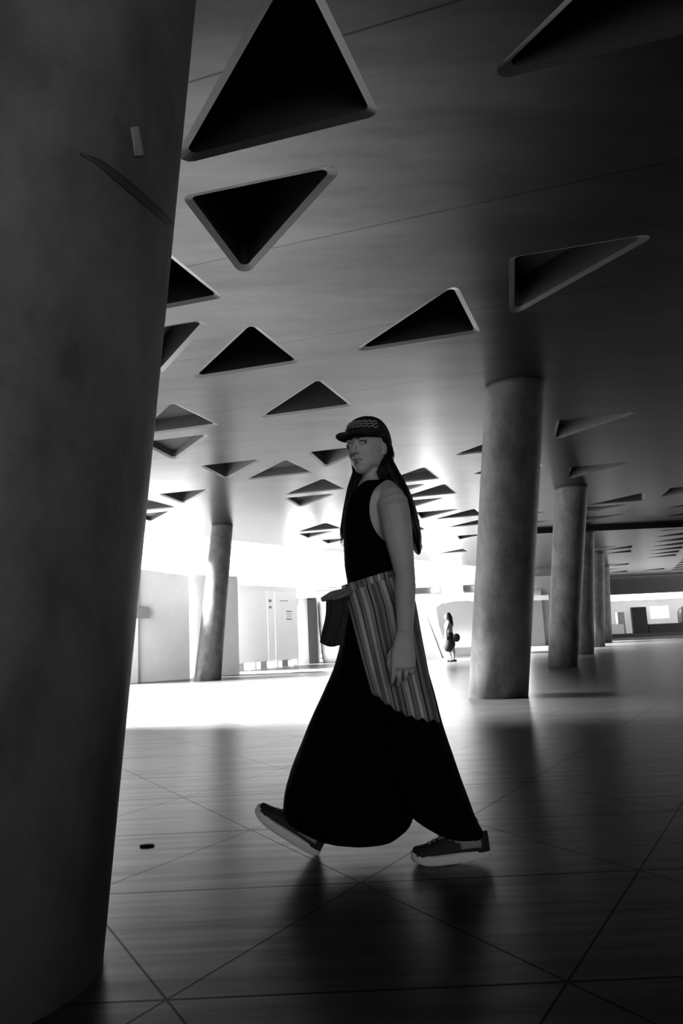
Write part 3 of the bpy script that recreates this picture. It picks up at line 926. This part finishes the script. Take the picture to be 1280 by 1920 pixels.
# --- shoes
def shoe(tag_, heel, toe, upv, side, Lpx=None, sw=.05):
    """sole, upper, laces, side panel, sock; heel/toe = bottom centre points"""
    f = (toe - heel); L = f.length; f.normalize()
    u = (upv - f * upv.dot(f)).normalized(); s = u.cross(f)
    def P(a, b, c): return heel + f * a * L + s * b + u * c
    def outline(k, c0):
        out = []
        for i in range(40):
            q = 2 * PI * i / 40
            a = .5 + .5 * math.cos(q) * 1.0
            wd = (.040 + .012 * math.sin((a - .1) * PI * .9) + (.004 if a > .6 else 0)) * k
            b = math.copysign(abs(math.sin(q)) ** .75, math.sin(q)) * wd
            rock = .018 * max(0, (a - .78) / .22) ** 2 + .006 * max(0, (.1 - a) / .1)
            aa = .5 + (a - .5) * (1 - (1 - k) * .35)
            out.append(P(aa, b, c0 + rock))
        return out
    bm = bmesh.new()
    lofted(bm, [outline(.93, 0), outline(1.0, .005), outline(1.0, .030), outline(.96, .034)])
    g = wchild('shoe_sole', bm, M_SOLE)
    so_ = g
    # upper: cross sections along the length: (a, half width, top height)
    bm = bmesh.new(); rings = []
    for a, hw, ht in ((.965, .018, .052), (.93, .032, .060), (.86, .041, .066), (.76, .044, .074), (.64, .041, .088), (.52, .037, .100), (.42, .034, .104), (.34, .033, .098), (.22, .034, .088), (.10, .033, .094), (.03, .024, .098), (.012, .014, .096)):
        ring = []
        for i in range(20):
            q = PI * i / 19
            b = math.cos(q) * hw; c = .028 + (ht - .028) * (math.sin(q) ** .7)
            ring.append(P(a, b, c + .018 * max(0, (a - .78) / .22) ** 2 * .7))
        rings.append(ring)
    lofted(bm, rings)
    up_ = wchild('shoe_upper', bm, M_SHOE)
    # quarter panel pale on the side
    for sd in (1, -1):
        bm = bmesh.new(); rows = []
        for k in range(9):
            a = .12 + .26 * k / 8
            hw = .036
            rows.append([P(a, sd * hw * w_, c) for w_, c in ((1.0, .048), (1.0, .062), (.93, .078), (.78, .089 - .002 * math.sin(k)))])
        lofted(bm, rows, cap=False, closed=False)
        o = wchild('shoe_side_panel', bm, M_LACE, up_)
        m_ = o.modifiers.new('s', 'SOLIDIFY'); m_.thickness = .004
    for k in range(5):
        a = .50 + .062 * k; hw = .036; ht = .104 - .0065 * k * 1.0
        bm = bmesh.new()
        tube(bm, [P(a, -.026, ht - .024), P(a + .005, -.012, ht - .003), P(a, 0, ht + .001), P(a + .005, .012, ht - .003), P(a, .026, ht - .024)], [(.0045, .003)] * 5, n=8)
        wchild('shoelace', bm, M_LACE, up_)
    bm = bmesh.new()
    tube(bm, [P(.62, 0, .090), P(.50, 0, .106), P(.40, 0, .124)], [(.022, .005), (.024, .006), (.022, .005)], ref=u, n=12)
    wchild('shoe_tongue', bm, M_LACE, up_)
    bm = bmesh.new()
    tube(bm, [P(.45, 0, .07), P(.26, 0, .085), P(.22, 0, .13)], [(.03, .03), (.038, .036), (.037, .036)], n=16)
    wchild('sock', bm, M_SOCK)
shoe('rear', W(921, 1606, 3.12), W(772, 1622, 3.12), Vector((.0, 0, 1)), 1)
shoe('front', W(595, 1607, 3.30), W(472, 1527, 3.30), Vector((-.35, 0, 1)), 1)
bt.free(); bb.free()

# ------------------------------------------------------------------ the small distant person
M_SKIN2 = material('distant_skin', .2, .6)
M_SHIRT = material('grey_shirt', .22, .8, .1, 8)
p2 = thing('person', 'small distant person in dark skirt and grey top, walking before the white booth', 'person', (3.12, 23.7, 0))
def small(name, bm, mat):
    o = obj(name, bm, mat, p2, True); return o
bm = bmesh.new()
ball(bm, (-.02, 0, 1.36), (.085, .08, .11)); tube(bm, [(0, 0, 1.24), (-.01, 0, 1.30)], [.045, .045])
tube(bm, [(0, 0, .78), (0, 0, .95), (0, 0, 1.12), (0, 0, 1.2)], [(.11, .13), (.09, .11), (.11, .15), (.06, .1)])
for s in (-1, 1):
    tube(bm, [(0, .14 * s, 1.17), (-.09 if s < 0 else .04, .19 * s, .96), (-.10 if s < 0 else .14, .17 * s, .76)], [.045, .035, .026])
    for k in range(4):
        tube(bm, [(-.10 if s < 0 else .14, .17 * s + (k - 1.5) * .014, .76), (-.105 if s < 0 else .15, .17 * s + (k - 1.5) * .015, .68)], [.011, .008], n=8)
# standing leg, and the lifted leg
tube(bm, [(.05, -.05, .72), (.07, -.06, .45), (.10, -.06, .3), (.09, -.06, .08)], [.075, .05, .052, .03])
tube(bm, [(.0, .07, .72), (-.03, .08, .46), (.0, .08, .3), (.04, .08, .09)], [.075, .05, .05, .03])
me = fuse(bm, .012, 2); o = link('body', me, M_SKIN2, p2, True)
bm = bmesh.new(); tube(bm, [(.03, .01, 1.43), (.04, 0, 1.34), (.06, 0, 1.22), (.08, 0, 1.12), (.09, 0, 1.04)], [(.07, .07), (.10, .09), (.09, .10), (.08, .1), (.04, .06)]); small('hair', bm, M_HAIR)
bm = bmesh.new(); tube(bm, [(0, 0, .80), (0, 0, .95), (0, 0, 1.12), (0, 0, 1.17)], [(.135, .15), (.115, .13), (.13, .165), (.1, .13)]); small('shirt', bm, M_SHIRT)
bm = bmesh.new(); tube(bm, [(0, 0, .86), (0, 0, .75), (-.01, 0, .55), (-.03, 0, .48)], [(.13, .15), (.16, .17), (.19, .19), (.19, .19)]); small('skirt', bm, M_CAP)
for x, y in ((.08, -.06), (.02, .08)):
    bm = bmesh.new(); tube(bm, [(x + .07, y, .035), (x, y, .04), (x - .1, y, .03)], [.032, .038, .028]); small('shoe', bm, M_CAP)
bm = bmesh.new(); ball(bm, (.2, -.16, .72), (.11, .05, .13)); small('shoulder_bag', bm, M_CAP)
